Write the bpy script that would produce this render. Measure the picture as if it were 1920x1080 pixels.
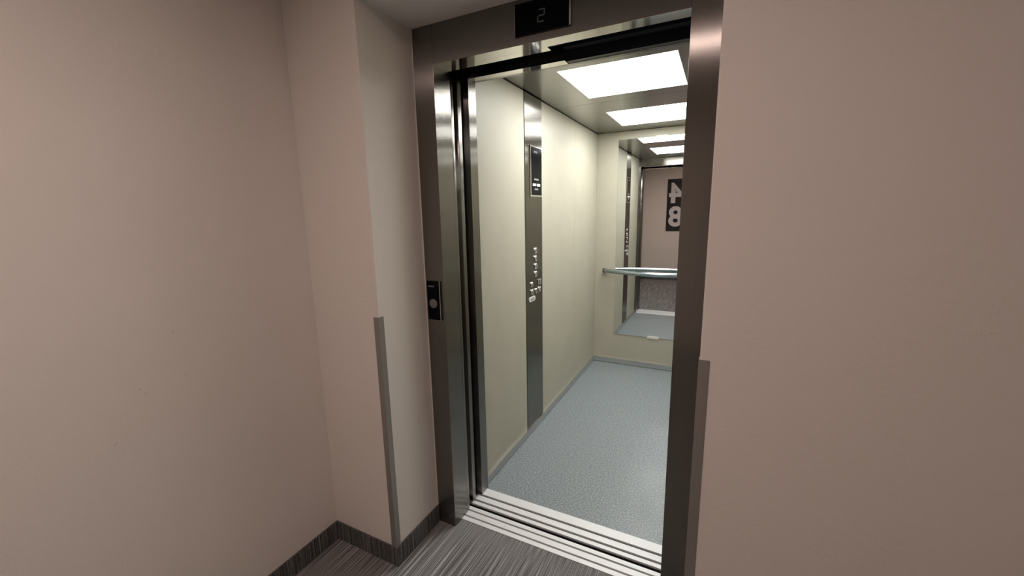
import bpy, bmesh, math
from mathutils import Vector, Matrix

for _o in list(bpy.data.objects):
    bpy.data.objects.remove(_o)
sc = bpy.context.scene
C = sc.collection

# ------------------------------------------------------------------ camera
CAM = (1.0157, -1.3706, 1.4322)
YAW, PITCH, ROLL, FPX = 0.4707, -0.1814, -0.0186, 770.24
cam = bpy.data.cameras.new('camera')
cam.sensor_fit = 'HORIZONTAL'
cam.sensor_width = 36.0
cam.lens = FPX / 1920 * 36.0
cam.clip_start = 0.02
camo = bpy.data.objects.new('camera', cam)
C.objects.link(camo)
fw = Vector((-math.sin(YAW) * math.cos(PITCH), math.cos(YAW) * math.cos(PITCH), math.sin(PITCH)))
rt = Vector((math.cos(YAW), math.sin(YAW), 0))
up = rt.cross(fw)
r2 = math.cos(ROLL) * rt + math.sin(ROLL) * up
u2 = -math.sin(ROLL) * rt + math.cos(ROLL) * up
m = Matrix((r2, u2, -fw)).transposed().to_4x4()
m.translation = Vector(CAM)
camo.matrix_world = m
sc.camera = camo

# ------------------------------------------------------------------ world, exposure
w = bpy.data.worlds.new('world')
sc.world = w
w.use_nodes = True
w.node_tree.nodes['Background'].inputs[0].default_value = (0.02, 0.02, 0.02, 1)
w.node_tree.nodes['Background'].inputs[1].default_value = 0.1
vs = sc.view_settings
vs.view_transform = 'Standard'
vs.look = 'None'
vs.exposure = 0.0
vs.gamma = 1.0
vs.use_curve_mapping = False

CAR_LIGHT = 17.0          # radiance of the car's two LED panels
CAR_COLOUR = (1.0, 1.0, 0.97)
LOBBY_LIGHT = 215.0       # radiance of the round lamp in the lobby
LOBBY_COLOUR = (1.0, 0.765, 0.70)

# ------------------------------------------------------------------ dimensions (metres)
W = 0.90                 # door opening x 0..W
JA = 0.0933              # jamb width
ND = 0.2815              # niche depth
NL, NR = -0.094, 0.988   # niche sides
LX = -0.444              # lobby left wall
H = 1.990                # underside of door header
HT = 2.128               # niche ceiling
CZ = 2.45                # lobby ceiling
CL, CR = -0.020, 1.066   # car side walls
CF, CB = 0.305, 2.397    # car front / back wall
CH = 2.104               # car ceiling
BY = -2.80               # wall opposite the lift
EX = 3.60                # far end of the lobby

# ------------------------------------------------------------------ materials
def nodes(name):
    mt = bpy.data.materials.new(name)
    mt.use_nodes = True
    nt = mt.node_tree
    return mt, nt, nt.nodes['Principled BSDF']

def N(nt, kind, **kw):
    n = nt.nodes.new(kind)
    for k, v in kw.items():
        if isinstance(k, str) and hasattr(n, k):
            setattr(n, k, v)
    return n

def coords(nt, scale=(1, 1, 1)):
    g = nt.nodes.new('ShaderNodeNewGeometry')
    mp = nt.nodes.new('ShaderNodeMapping')
    mp.inputs['Scale'].default_value = scale
    nt.links.new(g.outputs['Position'], mp.inputs['Vector'])
    return mp.outputs['Vector']

def noise(nt, vec, scale, detail=3, rough=0.5):
    n = nt.nodes.new('ShaderNodeTexNoise')
    n.inputs['Scale'].default_value = scale
    n.inputs['Detail'].default_value = detail
    n.inputs['Roughness'].default_value = rough
    nt.links.new(vec, n.inputs['Vector'])
    return n.outputs['Fac']

def ramp(nt, fac, stops):
    r = nt.nodes.new('ShaderNodeValToRGB')
    el = r.color_ramp.elements
    while len(el) < len(stops):
        el.new(0.5)
    for e, (p, c) in zip(el, stops):
        e.position = p
        e.color = (*c, 1)
    nt.links.new(fac, r.inputs['Fac'])
    return r.outputs['Color']

def bump(nt, b, fac, strength, dist):
    n = nt.nodes.new('ShaderNodeBump')
    n.inputs['Strength'].default_value = strength
    n.inputs['Distance'].default_value = dist
    nt.links.new(fac, n.inputs['Height'])
    nt.links.new(n.outputs['Normal'], b.inputs['Normal'])

def plain(name, col, rough=0.5, metal=0.0, spec=0.5, emit=None, es=0.0):
    mt, nt, b = nodes(name)
    b.inputs['Base Color'].default_value = (*col, 1)
    b.inputs['Roughness'].default_value = rough
    b.inputs['Metallic'].default_value = metal
    b.inputs['Specular IOR Level'].default_value = spec
    if emit:
        b.inputs['Emission Color'].default_value = (*emit, 1)
        b.inputs['Emission Strength'].default_value = es
    return mt

def plaster(name, c0, c1, marks=()):
    mt, nt, b = nodes(name)
    v = coords(nt)
    col = ramp(nt, noise(nt, v, 2.2, 4), [(0.3, c0), (0.7, c1)])
    if marks:
        g = nt.nodes.new('ShaderNodeNewGeometry')
        for (px, py, pz, sy, sz) in marks:      # small scuffs on the paint
            mp = nt.nodes.new('ShaderNodeMapping')
            mp.vector_type = 'TEXTURE'
            mp.inputs['Location'].default_value = (px, py, pz)
            mp.inputs['Rotation'].default_value = (0.6, 0, 0)
            mp.inputs['Scale'].default_value = (1, sy, sz)
            nt.links.new(g.outputs['Position'], mp.inputs['Vector'])
            ln = N(nt, 'ShaderNodeVectorMath', operation='LENGTH')
            nt.links.new(mp.outputs['Vector'], ln.inputs[0])
            mr = nt.nodes.new('ShaderNodeMapRange')
            mr.inputs['From Min'].default_value = 0.3
            mr.inputs['From Max'].default_value = 1.0
            mr.inputs['To Min'].default_value = 0.35
            mr.inputs['To Max'].default_value = 0.0
            nt.links.new(ln.outputs['Value'], mr.inputs['Value'])
            mx = N(nt, 'ShaderNodeMix', data_type='RGBA')
            nt.links.new(mr.outputs['Result'], mx.inputs['Factor'])
            nt.links.new(col, mx.inputs['A'])
            mx.inputs['B'].default_value = (0.30, 0.25, 0.22, 1)
            col = mx.outputs['Result']
    nt.links.new(col, b.inputs['Base Color'])
    b.inputs['Roughness'].default_value = 0.75
    b.inputs['Specular IOR Level'].default_value = 0.25
    bump(nt, b, noise(nt, v, 60, 5, 0.65), 0.4, 0.003)
    return mt

def steel(name, col, rough, aniso, grain=(0, 0, 1), scatter=0.0):
    """brushed steel: the highlight spreads across the grain direction"""
    mt, nt, b = nodes(name)
    b.inputs['Metallic'].default_value = 1.0
    sv = tuple(2.0 if a else 260.0 for a in grain)
    f = noise(nt, coords(nt, sv), 1.0, 3)
    dark = tuple(c * 0.93 for c in col)
    nt.links.new(ramp(nt, f, [(0.3, dark), (0.7, col)]), b.inputs['Base Color'])
    b.inputs['Roughness'].default_value = rough
    b.inputs['Anisotropic'].default_value = aniso
    g = nt.nodes.new('ShaderNodeNewGeometry')
    x = N(nt, 'ShaderNodeVectorMath', operation='CROSS_PRODUCT')
    nt.links.new(g.outputs['Normal'], x.inputs[0])
    x.inputs[1].default_value = grain
    nt.links.new(x.outputs['Vector'], b.inputs['Tangent'])
    if scatter:                                 # fine scratches tilt the surface across the grain
        wn = nt.nodes.new('ShaderNodeTexWhiteNoise')
        nt.links.new(coords(nt, (4000, 4000, 4000)), wn.inputs['Vector'])
        mr = nt.nodes.new('ShaderNodeMapRange')
        mr.inputs['To Min'].default_value = -scatter
        mr.inputs['To Max'].default_value = scatter
        nt.links.new(wn.outputs['Value'], mr.inputs['Value'])
        sc_ = N(nt, 'ShaderNodeVectorMath', operation='SCALE')
        nt.links.new(x.outputs['Vector'], sc_.inputs[0])
        nt.links.new(mr.outputs['Result'], sc_.inputs['Scale'])
        ad = N(nt, 'ShaderNodeVectorMath', operation='ADD')
        nt.links.new(g.outputs['Normal'], ad.inputs[0])
        nt.links.new(sc_.outputs['Vector'], ad.inputs[1])
        no = N(nt, 'ShaderNodeVectorMath', operation='NORMALIZE')
        nt.links.new(ad.outputs['Vector'], no.inputs[0])
        nt.links.new(no.outputs['Vector'], b.inputs['Normal'])
    return mt

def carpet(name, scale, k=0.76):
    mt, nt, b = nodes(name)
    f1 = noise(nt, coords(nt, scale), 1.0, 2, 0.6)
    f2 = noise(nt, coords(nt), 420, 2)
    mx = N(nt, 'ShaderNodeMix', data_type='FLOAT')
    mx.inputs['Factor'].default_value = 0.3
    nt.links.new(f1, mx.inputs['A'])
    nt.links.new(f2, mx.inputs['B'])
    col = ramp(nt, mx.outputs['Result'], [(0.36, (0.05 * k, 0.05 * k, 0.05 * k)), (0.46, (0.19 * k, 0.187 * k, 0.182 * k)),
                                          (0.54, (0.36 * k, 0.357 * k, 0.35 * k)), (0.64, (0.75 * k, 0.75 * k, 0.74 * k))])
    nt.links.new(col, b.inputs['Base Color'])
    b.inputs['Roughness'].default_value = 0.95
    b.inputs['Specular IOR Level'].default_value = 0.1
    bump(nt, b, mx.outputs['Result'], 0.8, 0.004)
    return mt

def vinyl():
    mt, nt, b = nodes('speckled_vinyl')
    v = coords(nt)
    f1 = noise(nt, v, 130, 3, 0.8)
    col = ramp(nt, f1, [(0.34, (0.08, 0.094, 0.105)), (0.45, (0.20, 0.230, 0.248)),
                        (0.56, (0.26, 0.295, 0.312)), (0.64, (0.48, 0.53, 0.55))])
    nt.links.new(col, b.inputs['Base Color'])
    f2 = noise(nt, v, 3.0, 3)
    r = nt.nodes.new('ShaderNodeMapRange')
    r.inputs['To Min'].default_value = 0.30
    r.inputs['To Max'].default_value = 0.48
    nt.links.new(f2, r.inputs['Value'])
    nt.links.new(r.outputs['Result'], b.inputs['Roughness'])
    bump(nt, b, noise(nt, v, 60, 2), 0.15, 0.001)
    return mt

def laminate():
    mt, nt, b = nodes('beige_laminate')
    v = coords(nt)
    f = noise(nt, v, 5, 5, 0.65)
    nt.links.new(ramp(nt, f, [(0.3, (0.435, 0.412, 0.333)), (0.7, (0.47, 0.447, 0.365))]), b.inputs['Base Color'])
    b.inputs['Roughness'].default_value = 0.46
    b.inputs['Specular IOR Level'].default_value = 0.3
    bump(nt, b, noise(nt, v, 70, 3), 0.10, 0.001)
    return mt

SCUFFS = ((LX, -0.765, 1.097, 0.008, 0.0025), (LX, -0.868, 0.953, 0.005, 0.003), (LX, -0.858, 0.935, 0.006, 0.0025),
          (LX, -0.940, 0.820, 0.009, 0.003), (LX, -0.752, 0.955, 0.003, 0.003))
M = dict(
    wall_l=plaster('pink_white_paint_scuffed', (0.79, 0.742, 0.685), (0.815, 0.765, 0.71), SCUFFS),
    wall=plaster('pink_white_paint', (0.79, 0.742, 0.685), (0.815, 0.765, 0.71)),
    ceil=plaster('white_ceiling_paint', (0.76, 0.74, 0.71), (0.78, 0.76, 0.73)),
    steel_v=steel('brushed_steel_upright', (0.245, 0.232, 0.215), 0.24, 1.0, (0, 0, 1), 0.38),
    steel_h=steel('brushed_steel_level', (0.27, 0.255, 0.235), 0.22, 0.7, (1, 0, 0)),
    steel_pol=steel('polished_steel', (0.66, 0.64, 0.60), 0.08, 0.3, (1, 0, 0)),
    steel_ceil=steel('ceiling_steel', (0.34, 0.335, 0.315), 0.26, 0.4, (0, 1, 0)),
    alu=plain('ridged_aluminium', (0.80, 0.81, 0.82), 0.5, 0.2),
    alu_dull=plain('dull_aluminium', (0.40, 0.42, 0.42), 0.45, 0.35),
    guard=plain('grey_guard', (0.30, 0.285, 0.265), 0.45, 0.35),
    groove=plain('dark_groove', (0.022, 0.022, 0.022), 0.7, 0.2),
    black=plain('black_glass', (0.004, 0.004, 0.005), 0.12, spec=0.05),
    blackm=plain('black_paint', (0.006, 0.006, 0.007), 0.55),
    track=plain('blue_black_track_paint', (0.012, 0.016, 0.028), 0.4),
    chrome=plain('chrome', (0.82, 0.82, 0.80), 0.10, 1.0),
    mirror=plain('mirror_silver', (0.86, 0.88, 0.87), 0.0, 1.0),
    rail=plain('blue_grey_rail', (0.36, 0.42, 0.44), 0.25, 0.9),
    lam=laminate(),
    vin=vinyl(),
    carpet=carpet('striped_carpet', (330, 2.2, 2.2)),
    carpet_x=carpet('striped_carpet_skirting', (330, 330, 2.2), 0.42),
    seal=plain('white_sealant', (0.72, 0.68, 0.62), 0.5),
    white=plain('white_vinyl', (0.70, 0.70, 0.70), 0.6),
    grey_button=plain('grey_button', (0.17, 0.17, 0.165), 0.35),
    print_=plain('grey_print', (0.35, 0.35, 0.35), 0.5),
    lightlabel=plain('lit_label', (0.8, 0.8, 0.8), 0.5, emit=(1, 1, 1), es=0.8),
    digit=plain('dim_green_segment', (0.02, 0.03, 0.02), 0.5, emit=(0.45, 0.62, 0.48), es=0.035),
    led=plain('car_diffuser', (0.8, 0.8, 0.8), 0.5, emit=CAR_COLOUR, es=CAR_LIGHT),
    lamp=plain('lobby_diffuser', (0.8, 0.8, 0.8), 0.5, emit=LOBBY_COLOUR, es=LOBBY_LIGHT),
)

# ------------------------------------------------------------------ mesh helpers (world coordinates)
def box(bm, x0, x1, y0, y1, z0, z1, bev=0.0):
    r = bmesh.ops.create_cube(bm, size=1.0)
    vsx = r['verts']
    bmesh.ops.scale(bm, vec=(x1 - x0, y1 - y0, z1 - z0), verts=vsx)
    bmesh.ops.translate(bm, vec=((x0 + x1) / 2, (y0 + y1) / 2, (z0 + z1) / 2), verts=vsx)
    if bev:
        es = list({e for v in vsx for e in v.link_edges})
        bmesh.ops.bevel(bm, geom=es, offset=bev, segments=2, affect='EDGES', profile=0.5)

def B(*a, bev=0.0):
    bm = bmesh.new()
    box(bm, *a, bev=bev)
    return bm

def prism(bm, pts, axis, a, b):
    """extrude a closed polygon along an axis; pts are the two other coordinates in order"""
    def P(p, t):
        q = [p[0], p[1]]
        q.insert(axis, t)
        return q
    v0 = [bm.verts.new(P(p, a)) for p in pts]
    v1 = [bm.verts.new(P(p, b)) for p in pts]
    n = len(pts)
    bm.faces.new(v0)
    bm.faces.new(v1[::-1])
    for i in range(n):
        bm.faces.new((v0[i], v1[i], v1[(i + 1) % n], v0[(i + 1) % n]))
    bmesh.ops.recalc_face_normals(bm, faces=bm.faces)

def PR(pts, axis, a, b):
    bm = bmesh.new()
    prism(bm, pts, axis, a, b)
    return bm

def lathe(bm, c, axis, prof, seg=32):
    """prof: list of (radius, offset along axis)"""
    ax = Vector(axis).normalized()
    t = Vector((0, 0, 1)) if abs(ax.z) < 0.9 else Vector((1, 0, 0))
    a = ax.cross(t).normalized()
    b = ax.cross(a)
    rings = []
    for r, o in prof:
        if r == 0:
            rings.append([bm.verts.new(Vector(c) + ax * o)])
        else:
            rings.append([bm.verts.new(Vector(c) + ax * o + (a * math.cos(2 * math.pi * i / seg) + b * math.sin(2 * math.pi * i / seg)) * r) for i in range(seg)])
    for p, q in zip(rings, rings[1:]):
        for i in range(seg):
            j = (i + 1) % seg
            if len(p) == 1 and len(q) == 1:
                continue
            if len(p) == 1:
                bm.faces.new((p[0], q[i], q[j]))
            elif len(q) == 1:
                bm.faces.new((p[i], q[0], p[j]))
            else:
                bm.faces.new((p[i], q[i], q[j], p[j]))
    bmesh.ops.recalc_face_normals(bm, faces=bm.faces)

def LA(c, axis, prof, seg=32):
    bm = bmesh.new()
    lathe(bm, c, axis, prof, seg)
    return bm

def tube(pts, r, seg=16):
    bm = bmesh.new()
    pts = [Vector(p) for p in pts]
    rings = []
    for i, p in enumerate(pts):
        d = (pts[min(i + 1, len(pts) - 1)] - pts[max(i - 1, 0)]).normalized()
        t = Vector((0, 0, 1)) if abs(d.z) < 0.9 else Vector((1, 0, 0))
        a = d.cross(t).normalized()
        b = d.cross(a)
        rings.append([bm.verts.new(p + (a * math.cos(2 * math.pi * k / seg) + b * math.sin(2 * math.pi * k / seg)) * r) for k in range(seg)])
    for p, q in zip(rings, rings[1:]):
        for k in range(seg):
            bm.faces.new((p[k], q[k], q[(k + 1) % seg], p[(k + 1) % seg]))
    bm.faces.new(rings[0])
    bm.faces.new(rings[-1][::-1])
    bmesh.ops.recalc_face_normals(bm, faces=bm.faces)
    return bm

def wloc(o):
    v = Vector((0, 0, 0))
    while o:
        v += o.location
        o = o.parent
    return v

def obj(name, bm, mat, parent=None, smooth=False, label=None):
    me = bpy.data.meshes.new(name)
    lo = Vector((min(v.co.x for v in bm.verts), min(v.co.y for v in bm.verts), min(v.co.z for v in bm.verts)))
    hi = Vector((max(v.co.x for v in bm.verts), max(v.co.y for v in bm.verts), max(v.co.z for v in bm.verts)))
    org = Vector(((lo.x + hi.x) / 2, (lo.y + hi.y) / 2, lo.z))
    for v in bm.verts:
        v.co -= org
    bm.to_mesh(me)
    bm.free()
    if smooth:
        for p in me.polygons:
            p.use_smooth = True
        try:
            me.set_sharp_from_angle(angle=math.radians(40))
        except Exception:
            pass
    me.materials.append(M[mat])
    o = bpy.data.objects.new(name, me)
    C.objects.link(o)
    if parent:
        o.parent = parent
        o.location = org - wloc(parent)
    else:
        o.location = org
    if label:
        o['label'] = label
    return o

def thing(name, label, cat, loc, group=None):
    o = bpy.data.objects.new(name, None)
    o.empty_display_size = 0.05
    C.objects.link(o)
    o.location = loc
    o['label'] = label
    o['category'] = cat
    if group:
        o['group'] = group
    return o

def tag(o, label, cat, group=None):
    o['label'] = label
    o['category'] = cat
    if group:
        o['group'] = group
    return o

def struct(name, bm, mat, label=None, cat=None):
    o = obj(name, bm, mat)
    o['kind'] = 'structure'
    if label:
        o['label'] = label
    if cat:
        o['category'] = cat
    return o

def text(name, body, size, mat, parent, loc, rot, extrude=0.0006, offset=0.0, sx=1.0):
    cu = bpy.data.curves.new(name, 'FONT')
    cu.body = body
    cu.size = size
    cu.extrude = extrude
    cu.offset = offset
    cu.align_x = 'CENTER'
    cu.align_y = 'CENTER'
    t = bpy.data.objects.new(name, cu)
    C.objects.link(t)
    dg = bpy.context.evaluated_depsgraph_get()
    me = bpy.data.meshes.new_from_object(t.evaluated_get(dg))
    bpy.data.objects.remove(t)
    me.name = name
    me.materials.clear()
    me.materials.append(M[mat])
    from mathutils import Euler
    R = Euler(rot).to_matrix().to_4x4()
    me.transform(R @ Matrix.Diagonal((sx, 1, 1, 1)))
    o = bpy.data.objects.new(name, me)
    C.objects.link(o)
    o.parent = parent
    o.location = Vector(loc) - wloc(parent)
    return o

# ================================================================== LOBBY SHELL
struct('floor', B(LX, EX, BY, 0.052, -0.02, 0.0), 'carpet',
       'grey striped carpet with fine light and dark lines on the lobby floor', 'floor')
struct('ceiling', B(LX, EX, BY, -ND, CZ, CZ + 0.05), 'ceil',
       'white painted ceiling over the lobby', 'ceiling')
struct('ceiling_niche', B(NL, NR, -ND, 0.12, HT + 0.001, HT + 0.05), 'ceil',
       'white painted soffit of the niche above the steel door header', 'ceiling')
struct('wall_left', B(LX - 0.1, LX, BY, 0.10, 0.0, CZ), 'wall_l',
       'pinkish white plaster wall on the left with a few small scuffs', 'wall')

def corner_block(x0, x1, bx, name, label):
    """front wall beside the niche; the vertical corner at bx is slightly rounded"""
    r = 0.003
    if bx == x1:
        pts = [(x0, -ND), (x1 - r, -ND), (x1 - r * 0.3, -ND + r * 0.3), (x1, -ND + r), (x1, -0.001), (x0, -0.001)]
    else:
        pts = [(x1, -ND), (x1, -0.001), (x0, -0.001), (x0, -ND + r), (x0 + r * 0.3, -ND + r * 0.3), (x0 + r, -ND)]
    struct(name, PR(pts, 2, 0.0, CZ), 'wall', label, 'wall')

corner_block(LX + 0.0005, NL, NL, 'wall_front_left', 'narrow pinkish white pier between the left wall and the lift niche')
corner_block(NR, EX, NR, 'wall_front_right', 'broad pinkish white plaster wall right of the lift')
struct('wall_bulkhead', B(NL, NR, -ND, -0.001, HT + 0.051, CZ), 'wall', 'pinkish white wall above the lift niche', 'wall')
struct('wall_back', B(LX - 0.1, EX + 0.1, BY - 0.1, BY, 0.0, CZ), 'wall', 'pinkish white wall opposite the lift, seen in the mirror', 'wall')
struct('wall_right', B(EX, EX + 0.1, BY, 0.0, 0.0, CZ), 'wall', 'pinkish white wall closing the far end of the lobby', 'wall')

# carpet skirting, one strip per wall
BH = 0.086
def skirt(name, *a):
    o = struct(name, B(*a), 'carpet_x')
    return o
T = 0.007
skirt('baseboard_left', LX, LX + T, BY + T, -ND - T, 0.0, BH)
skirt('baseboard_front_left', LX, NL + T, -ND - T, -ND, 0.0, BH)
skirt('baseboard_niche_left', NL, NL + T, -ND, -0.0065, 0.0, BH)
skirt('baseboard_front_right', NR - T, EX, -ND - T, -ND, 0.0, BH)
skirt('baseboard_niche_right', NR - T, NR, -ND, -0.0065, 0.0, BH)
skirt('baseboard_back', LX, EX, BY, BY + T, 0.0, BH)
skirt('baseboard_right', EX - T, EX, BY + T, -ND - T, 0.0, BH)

# ================================================================== CAR SHELL
wl = struct('wall_car_left', B(CL - 0.04, CL - 0.012, CF + 0.004, CB + 0.03, -0.02, CH + 0.03), 'blackm',
            'left wall of the lift car in pale beige laminate panels', 'wall')
def lpanel(y0, y1):
    obj('wall_panel', B(CL - 0.012, CL, y0, y1, 0.0, CH - 0.004, bev=0.0008), 'lam', wl)
lpanel(CF + 0.006, 0.848)
lpanel(1.108, 1.7685)
lpanel(1.7705, CB - 0.001)
wr = struct('wall_car_right', B(CR + 0.012, CR + 0.04, CF + 0.004, CB + 0.03, -0.02, CH + 0.03), 'blackm',
            'right wall of the lift car in pale beige laminate panels', 'wall')
for y0, y1 in ((CF + 0.006, 1.0185), (1.0205, 1.7085), (1.7105, CB - 0.001)):
    obj('wall_panel', B(CR, CR + 0.012, y0, y1, 0.0, CH - 0.004, bev=0.0008), 'lam', wr)
struct('wall_car_back', B(CL - 0.012, CR + 0.012, CB, CB + 0.028, 0.0, CH - 0.002), 'lam',
       'back wall of the lift car in pale beige laminate around the mirror', 'wall')
struct('floor_car', B(CL - 0.012, CR + 0.012, 0.2955, CB, -0.02, 0.0), 'vin',
       'blue grey speckled vinyl floor inside the lift car', 'floor')
cc = struct('ceiling_car', B(CL - 0.012, CR + 0.012, CF - 0.012, CB + 0.028, CH + 0.03, CH + 0.05), 'blackm',
            'brushed steel ceiling of the lift car', 'ceiling')
LXA, LXB = 0.246, 0.800
LIGHTS = ((0.664, 1.217), (1.630, 2.155))
for (p0, p1), (l0, l1) in zip(((CF - 0.01, 1.344), (1.3465, CB - 0.001)), LIGHTS):
    bm = bmesh.new()
    box(bm, CL - 0.010, LXA, p0, p1, CH, CH + 0.012)
    box(bm, LXB, CR + 0.010, p0, p1, CH, CH + 0.012)
    box(bm, LXA, LXB, p0, l0, CH, CH + 0.012)
    box(bm, LXA, LXB, l1, p1, CH, CH + 0.012)
    obj('ceiling_panel', bm, 'steel_ceil', cc)

# skirting of the car: aluminium strip with a bright top edge
def car_skirt(name, a, top):
    o = struct(name, B(*a), 'alu_dull')
    obj('edge_strip', B(*top), 'chrome', o)
SK = 0.046
car_skirt('baseboard_car_left', (CL, CL + 0.008, CF + 0.012, CB - 0.0005, 0.004, SK), (CL, CL + 0.0095, CF + 0.012, CB - 0.0005, SK, SK + 0.003))
car_skirt('baseboard_car_back', (CL + 0.008, CR - 0.008, CB - 0.008, CB, 0.004, SK), (CL + 0.008, CR - 0.008, CB - 0.0095, CB, SK, SK + 0.003))
car_skirt('baseboard_car_right', (CR - 0.008, CR, CF + 0.012, CB - 0.0005, 0.004, SK), (CR - 0.0095, CR, CF + 0.012, CB - 0.0005, SK, SK + 0.003))

# front returns of the car (polished uprights at the car entrance) and its transom
struct('trim_1', B(CL - 0.012, 0.0, 0.243, CF, 0.0, 2.0, bev=0.0012), 'steel_v', 'brushed steel upright at the left of the car entrance', 'trim')
struct('trim_2', B(W, CR + 0.012, 0.243, CF, 0.0, 2.0, bev=0.0012), 'steel_v', 'brushed steel upright at the right of the car entrance', 'trim')
t3 = struct('trim_3', B(CL - 0.012, CR + 0.012, 0.288, CF + 0.002, 2.0005, CH - 0.001, bev=0.001), 'steel_h', 'steel transom over the car entrance', 'trim')
obj('cover_plate', B(0.0, 0.438, 0.243, 0.2875, 2.0005, 2.012), 'steel_pol', t3)

# ================================================================== DOOR FRAME
df = thing('elevator_door_frame', 'brushed stainless steel door frame around the open lift', 'door frame', (W / 2, 0, 0))
RV = 0.106
def jamb(s):
    x = lambda v: v if s < 0 else W - v
    pts = [(x(-JA), 0.0), (x(0.0), 0.0), (x(0.0), RV), (x(-0.004), RV), (x(-0.004), 0.004), (x(-JA), 0.004)]
    if s < 0:
        pts = pts[::-1]
    bm = PR(pts, 2, 0.0, HT if True else H)
    es = [e for e in bm.edges if abs(e.verts[0].co.z - e.verts[1].co.z) > 1 and abs(e.verts[0].co.y) < 1e-5 and abs(e.verts[0].co.x - x(0.0)) < 1e-5]
    bmesh.ops.bevel(bm, geom=es, offset=0.0012, segments=2, affect='EDGES', profile=0.5)
    return bm
obj('jamb', jamb(-1), 'steel_v', df)
obj('jamb', jamb(1), 'steel_v', df)
hd = bmesh.new()
prism(hd, [(0.0005, H), (0.0005, HT), (0.0045, HT), (0.0045, H + 0.004), (0.060, H + 0.004), (0.060, H)], 0, 0.0005, W - 0.0005)
obj('header', hd, 'steel_v', df)
obj('soffit_plate', B(0.0005, 0.440, 0.0615, 0.098, H, H + 0.004), 'steel_pol', df)
obj('soffit_lip', B(0.0005, W - 0.0005, 0.0008, 0.058, H - 0.0012, H - 0.0002), 'steel_pol', df, label='polished underside of the header')
for xa, xb in ((-JA - 0.0006, -JA + 0.0022), (W + JA - 0.0055, W + JA - 0.0053)):
    pass
obj('sealant_bead', B(NL, NL + 0.0032, -0.0035, -0.0002, 0.087, HT), 'seal', df, label='white sealant line along the frame')

# door track housing above the opening: dark rails in the gap between landing and car
tr = thing('door_track', 'blue black sliding door track above the lift opening', 'door track', (W / 2, 0.16, 2.03))
obj('housing', B(0.001, W - 0.001, 0.064, 0.286, HT - 0.010, HT - 0.002), 'blackm', tr)
for y0, y1, z0, z1 in ((0.070, 0.084, 2.045, HT - 0.011), (0.108, 0.140, 2.030, HT - 0.011), (0.172, 0.190, 2.050, HT - 0.011), (0.212, 0.245, 2.036, HT - 0.011)):
    obj('track_rail', B(0.441, W - 0.001, y0, y1, z0, z1), 'track', tr)
obj('back_plate', B(0.441, W - 0.001, 0.262, 0.286, 2.002, HT - 0.011), 'track', tr)
obj('hanger_plate', B(0.001, 0.440, 0.1005, 0.240, 2.055, HT - 0.011), 'blackm', tr)

# door leaves slid away to the left
def leaf(name, x0, x1, y0, y1, z1, label):
    o = obj(name, B(x0, x1, y0, y1, 0.008, z1, bev=0.004), 'steel_v', None, True)
    tag(o, label, 'door leaf')
leaf('landing_door_leaf', -0.36, -0.001, 0.1085, 0.1285, 2.015, 'edge of the opened steel landing door behind the left jamb')
leaf('car_door_leaf', -0.36, -0.010, 0.172, 0.200, 2.015, 'edge of the opened steel car door in the dark slot by the car wall')
struct('wall_shaft_left', B(-0.40, -0.365, 0.10, 0.30, -0.02, HT), 'blackm')
struct('wall_shaft_right', B(W + 0.11, W + 0.14, 0.10, 0.243, -0.02, HT), 'blackm')
struct('wall_shaft_inner', B(-0.36, CL - 0.013, 0.243, 0.27, -0.02, HT), 'blackm')

# sills
def sill(name, label, bars, y0, y1):
    t = thing(name, label, 'door sill', (W / 2, (y0 + y1) / 2, -0.032))
    obj('sill_base', B(-0.05, W + 0.05, y0, y1, -0.032, -0.008), 'groove', t)
    for a, b in bars:
        obj('sill_rail', B(-0.05, W + 0.05, a, b, -0.008, 0.0015, bev=0.0008), 'alu', t)
sill('landing_sill', 'pale grooved aluminium landing sill next to the carpet', ((0.054, 0.077), (0.086, 0.115), (0.124, 0.145)), 0.054, 0.145)
sill('car_sill', 'pale grooved aluminium car sill next to the vinyl floor', ((0.167, 0.188), (0.200, 0.232), (0.245, 0.295)), 0.167, 0.295)

# ================================================================== DEVICES ON THE FRAME
RX = (math.pi / 2, 0, 0)                   # text facing -Y
def swoosh(bm_y, cx, cz, r, axis, a0=-30, a1=230, w=0.0016):
    """open ring of the maker's mark"""
    bm = bmesh.new()
    n = 14
    pts = []
    for i in range(n + 1):
        a = math.radians(a0 + (a1 - a0) * i / n)
        pts.append((math.cos(a), math.sin(a)))
    vs0 = []
    for c, s in pts:
        row = []
        for rr in (r - w, r):
            p = (cx + c * rr, bm_y, cz + s * rr * 0.7) if axis == 'y' else (bm_y, cx + c * rr, cz + s * rr * 0.7)
            row.append(bm.verts.new(p))
        vs0.append(row)
    for p, q in zip(vs0, vs0[1:]):
        bm.faces.new((p[0], p[1], q[1], q[0]))
    r_ = bmesh.ops.solidify(bm, geom=list(bm.faces), thickness=0.0004)
    bmesh.ops.recalc_face_normals(bm, faces=bm.faces)
    return bm

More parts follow.
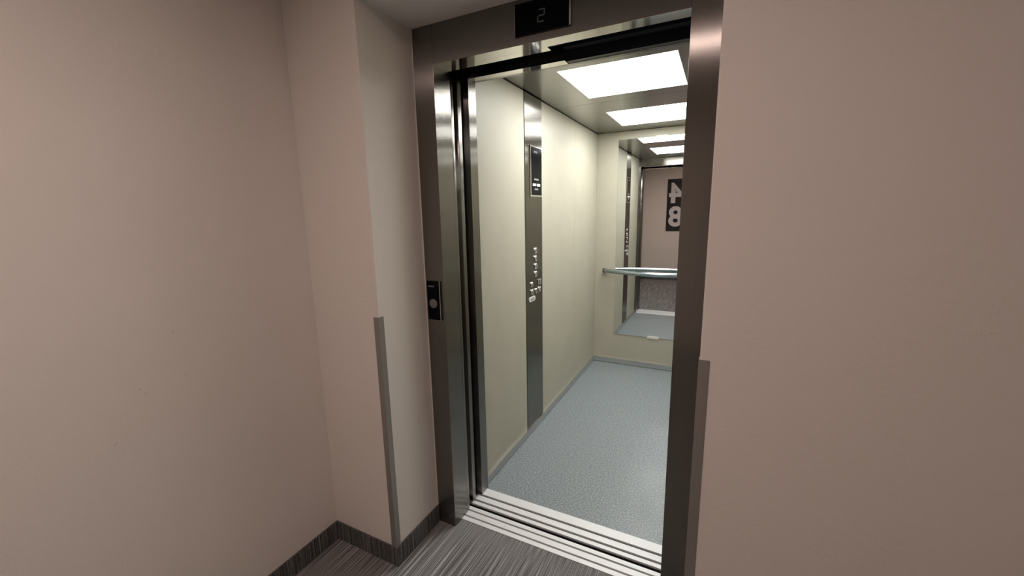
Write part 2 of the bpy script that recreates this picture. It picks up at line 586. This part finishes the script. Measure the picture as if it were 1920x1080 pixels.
fi = thing('floor_indicator', 'black glass floor display showing 2 on the door header', 'display', (0.4485, 0, 2.014))
obj('bezel', B(0.350, 0.547, -0.004, -0.0002, 2.014, 2.114, bev=0.0008), 'blackm', fi)
obj('display_glass', B(0.3515, 0.541, -0.0056, -0.0041, 2.0155, 2.1125), 'black', fi)
obj('edge_trim', B(0.5415, 0.547, -0.0062, -0.0041, 2.0155, 2.1125), 'alu_dull', fi, label='grey metal edge strip')
obj('side_trim', B(0.3485, 0.3498, -0.005, -0.0002, 2.014, 2.114), 'alu_dull', fi)
bm = bmesh.new()
dx, dz, s, tck = 0.4455, 2.0625, 0.0115, 0.0030      # seven-segment 2
def seg(a, b):
    x0, x1 = sorted((a[0], b[0])); z0, z1 = sorted((a[1], b[1]))
    box(bm, x0 - tck / 2, x1 + tck / 2, -0.0062, -0.0057, z0 - tck / 2, z1 + tck / 2)
sl = 0.0015
g = 0.0025
seg((dx - s + 2 * sl + g, dz + 0.018), (dx + s, dz + 0.018))
seg((dx + s, dz + g), (dx + s - 0.0, dz + 0.018))
seg((dx - s + sl + g, dz), (dx + s - g, dz))
seg((dx - s, dz - 0.018), (dx - s, dz - g))
seg((dx - s, dz - 0.018), (dx + s - g - sl, dz - 0.018))
obj('digit', bm, 'digit', fi, label='dim green digit 2')

cs = thing('call_station', 'black glass call plate with a round grey button on the left jamb', 'call button', (-0.049, 0, 0.989))
obj('plate', B(-0.083, -0.0195, -0.006, -0.0003, 0.989, 1.156, bev=0.001), 'black', cs)
obj('edge_trim', B(-0.0192, -0.0165, -0.007, -0.0003, 0.989, 1.156), 'chrome', cs, label='bright metal edge strip')
obj('edge_back', B(-0.0162, -0.0125, -0.004, -0.0003, 0.989, 1.156), 'blackm', cs)
bt = obj('button', LA((-0.052, -0.006, 1.060), (0, -1, 0), [(0.0, 0.0), (0.0195, 0.0), (0.0195, 0.003), (0.018, 0.0045), (0.0, 0.0048)]), 'grey_button', cs, True)
obj('button_ring', LA((-0.052, -0.006, 1.060), (0, -1, 0), [(0.0200, 0.0), (0.0212, 0.0), (0.0212, 0.0015), (0.0200, 0.0015)]), 'blackm', bt)
text('logo_text', 'orona', 0.0125, 'print_', cs, (-0.060, -0.0064, 1.134), RX, 0.0003)
obj('logo_ring', swoosh(-0.0064, -0.0375, 1.1405, 0.0085, 'y'), 'print_', cs)

# ================================================================== CORNER GUARDS
def guard(xc, s, label):
    """L-profile on the niche corner; s = direction of the front leg"""
    t = 0.0025
    a = 0.023
    yb = -ND
    pts = [(xc + s * a, yb - t), (xc - s * t, yb - t), (xc - s * t, yb + a), (xc, yb + a), (xc, yb), (xc + s * a, yb)]
    if s > 0:
        pts = pts[::-1]
    o = obj('corner_guard', PR(pts, 2, BH + 0.0005 if True else 0, 1.060), 'guard')
    tag(o, label, 'corner guard', 'metal guards on the niche corners')
guard(NL, -1, 'grey metal corner guard on the pier left of the lift')
guard(NR, 1, 'grey metal corner guard on the edge of the wall right of the lift')

# ================================================================== CONTROL PANEL
PY0, PY1 = 0.853, 1.103
cp = thing('control_panel', 'tall brushed steel control column with display and buttons in the car wall', 'control panel', (CL, 0.978, 0.05))
obj('face_plate', B(CL - 0.010, CL + 0.003, PY0, PY1, 0.0505, CH - 0.006, bev=0.001), 'steel_v', cp)
SX = CL + 0.003
ds = obj('display', B(SX, SX + 0.006, 0.918, 1.088, 1.524, 1.822, bev=0.002), 'chrome', cp, label='black display in a chrome frame')
obj('display_glass', B(SX + 0.0062, SX + 0.0075, 0.929, 1.079, 1.534, 1.812), 'black', ds)
RYX = (math.pi / 2, 0, math.pi / 2)        # text facing +X
GX = SX + 0.0079
text('logo_text', 'orona', 0.022, 'print_', ds, (GX, 0.988, 1.788), RYX, 0.0003)
obj('logo_ring', swoosh(GX, 1.024, 1.798, 0.016, 'x', w=0.003), 'print_', ds)
for y0, y1 in ((0.944, 0.990), (1.006, 1.052)):
    obj('lit_label', B(GX, GX + 0.0006, y0, y1, 1.588, 1.602), 'lightlabel', ds, label='small lit white label')
for y0, y1, z in ((0.966, 1.034, 1.622), (0.972, 1.028, 1.565)):
    for k in range(4):
        a = y0 + (y1 - y0) * k / 4
        obj('print_mark', B(GX, GX + 0.0004, a, a + (y1 - y0) / 4 * 0.7, z, z + 0.010), 'print_', ds)

def button(y, z, r=0.0165):
    b = obj('button', LA((SX, y, z), (1, 0, 0), [(0.0, 0.0), (r, 0.0), (r, 0.006), (r - 0.003, 0.009), (r - 0.0055, 0.009), (r - 0.006, 0.006), (0.0, 0.006)], 24), 'chrome', cp, True)
    obj('button_face', LA((SX + 0.006, y, z), (1, 0, 0), [(0.0, 0.0), (r - 0.0065, 0.0), (r - 0.0075, 0.0035), (0.0, 0.0045)], 20), 'grey_button', b, True)
    return b
for y, z in ((0.988, 1.196), (0.988, 1.147), (0.988, 1.098), (0.988, 1.049)):
    button(y, z, 0.0185)
for y, z in ((0.925, 0.990), (0.930, 0.942), (0.990, 0.940), (1.047, 0.942)):
    button(y, z, 0.0165)
ks = obj('door_button', B(SX, SX + 0.007, 1.022, 1.068, 0.974, 1.008, bev=0.002), 'chrome', cp)
obj('door_button_face', B(SX + 0.0071, SX + 0.0085, 1.036, 1.054, 0.980, 1.002), 'grey_button', ks)
# pill-shaped label under the buttons
bm = bmesh.new()
py, pz, pw, ph = 0.932, 0.898, 0.046, 0.0155
pts = []
for k in range(13):
    a = math.radians(-90 + 180 * k / 12)
    pts.append((py + pw - ph + ph * math.cos(a), pz + ph * math.sin(a)))
for k in range(13):
    a = math.radians(90 + 180 * k / 12)
    pts.append((py - pw + ph + ph * math.cos(a), pz + ph * math.sin(a)))
prism(bm, pts, 0, SX, SX + 0.004)
al = obj('alarm_button', bm, 'white', cp)
obj('alarm_button_face', B(SX + 0.0041, SX + 0.006, py - 0.026, py + 0.026, pz - 0.009, pz + 0.009, bev=0.0008), 'alu_dull', al)

# ================================================================== MIRROR, HANDRAIL
MX0, MX1, MZ0, MZ1 = 0.171, 0.875, 0.293, 2.034
mi = thing('wall_mirror', 'tall frameless mirror on the back wall of the lift car', 'mirror', (0.523, CB, MZ0))
obj('glass', B(MX0, MX1, CB - 0.0055, CB - 0.0005, MZ0, MZ1), 'mirror', mi)
for x, z in ((0.523, MZ0 - 0.004), (0.523, MZ1 - 0.006)):
    obj('clip', B(x - 0.050, x + 0.050, CB - 0.011, CB - 0.0005, z - 0.007, z + 0.017, bev=0.002), 'seal', mi)

hr = thing('handrail', 'bowed blue grey metal handrail in front of the mirror', 'handrail', (0.523, CB - 0.07, 0.87))
pts = []
HX0, HX1, DEP = 0.072, 0.974, 0.135
for i in range(41):
    t = i / 40
    pts.append((HX0 + (HX1 - HX0) * t, CB - 0.028 - DEP * (1 - (2 * t - 1) ** 2), 0.892))
obj('tube', tube(pts, 0.0185, 20), 'rail', hr, True)
for s, p in ((-1, pts[0]), (1, pts[-1])):
    obj('end_cap', LA((p[0] + 0.004 * s * 0, p[1], p[2]), (s, 0, 0), [(0.0, -0.012), (0.0205, -0.012), (0.0205, 0.008), (0.016, 0.012), (0.0, 0.012)], 24), 'groove', hr, True)
    obj('wall_mount', LA((p[0] - s * 0.0, CB - 0.0005, p[2]), (0, -1, 0), [(0.0, 0.0), (0.019, 0.0), (0.019, 0.004), (0.010, 0.006), (0.010, 0.020), (0.0, 0.020)], 20), 'alu_dull', hr, True)

# ================================================================== LIGHTS
for (l0, l1), lab in zip(LIGHTS, ('bright square light panel nearest the doors in the car ceiling',
                                  'bright square light panel nearest the mirror in the car ceiling')):
    t = thing('ceiling_light', lab, 'ceiling light', ((LXA + LXB) / 2, (l0 + l1) / 2, CH), 'light panels in the car ceiling')
    obj('diffuser', B(LXA + 0.003, LXB - 0.003, l0 + 0.003, l1 - 0.003, CH + 0.001, CH + 0.006), 'led', t)
    bm = bmesh.new()
    e = 0.0026
    box(bm, LXA + 0.0003, LXA + e, l0 + 0.0003, l1 - 0.0003, CH, CH + 0.020)
    box(bm, LXB - e, LXB - 0.0003, l0 + 0.0003, l1 - 0.0003, CH, CH + 0.020)
    box(bm, LXA + e, LXB - e, l0 + 0.0003, l0 + e, CH, CH + 0.020)
    box(bm, LXA + e, LXB - e, l1 - e, l1 - 0.0003, CH, CH + 0.020)
    obj('frame', bm, 'white', t)
    obj('housing', B(LXA + 0.003, LXB - 0.003, l0 + 0.003, l1 - 0.003, CH + 0.010, CH + 0.028), 'white', t)

ll = thing('lobby_lamp', 'round warm ceiling lamp in the lobby above the carpet', 'ceiling light', (0.58, -1.52, CZ))
obj('rim', LA((0.58, -1.52, CZ), (0, 0, -1), [(0.090, 0.0), (0.108, 0.0), (0.108, 0.036), (0.090, 0.036), (0.090, 0.0)], 48), 'white', ll, True)
obj('diffuser', LA((0.58, -1.52, CZ - 0.001), (0, 0, -1), [(0.0, 0.0), (0.089, 0.0), (0.089, 0.015), (0.0, 0.015)], 48), 'lamp', ll)

# ================================================================== NUMBER SIGN OPPOSITE THE LIFT
ns = thing('number_sign', 'black wall sign with large white 4 and 8 opposite the lift', 'sign', (0.175, BY, 1.005))
obj('panel', B(-0.002, 0.352, BY + 0.0005, BY + 0.010, 1.005, 2.030), 'blackm', ns)
RB = (math.pi / 2, 0, math.pi)             # text facing +Y
text('digit_four', '4', 0.53, 'white', ns, (0.165, BY + 0.0125, 1.735), RB, 0.0015, 0.016, 1.0)
text('digit_eight', '8', 0.53, 'white', ns, (0.172, BY + 0.0125, 1.275), RB, 0.0015, 0.016, 1.0)
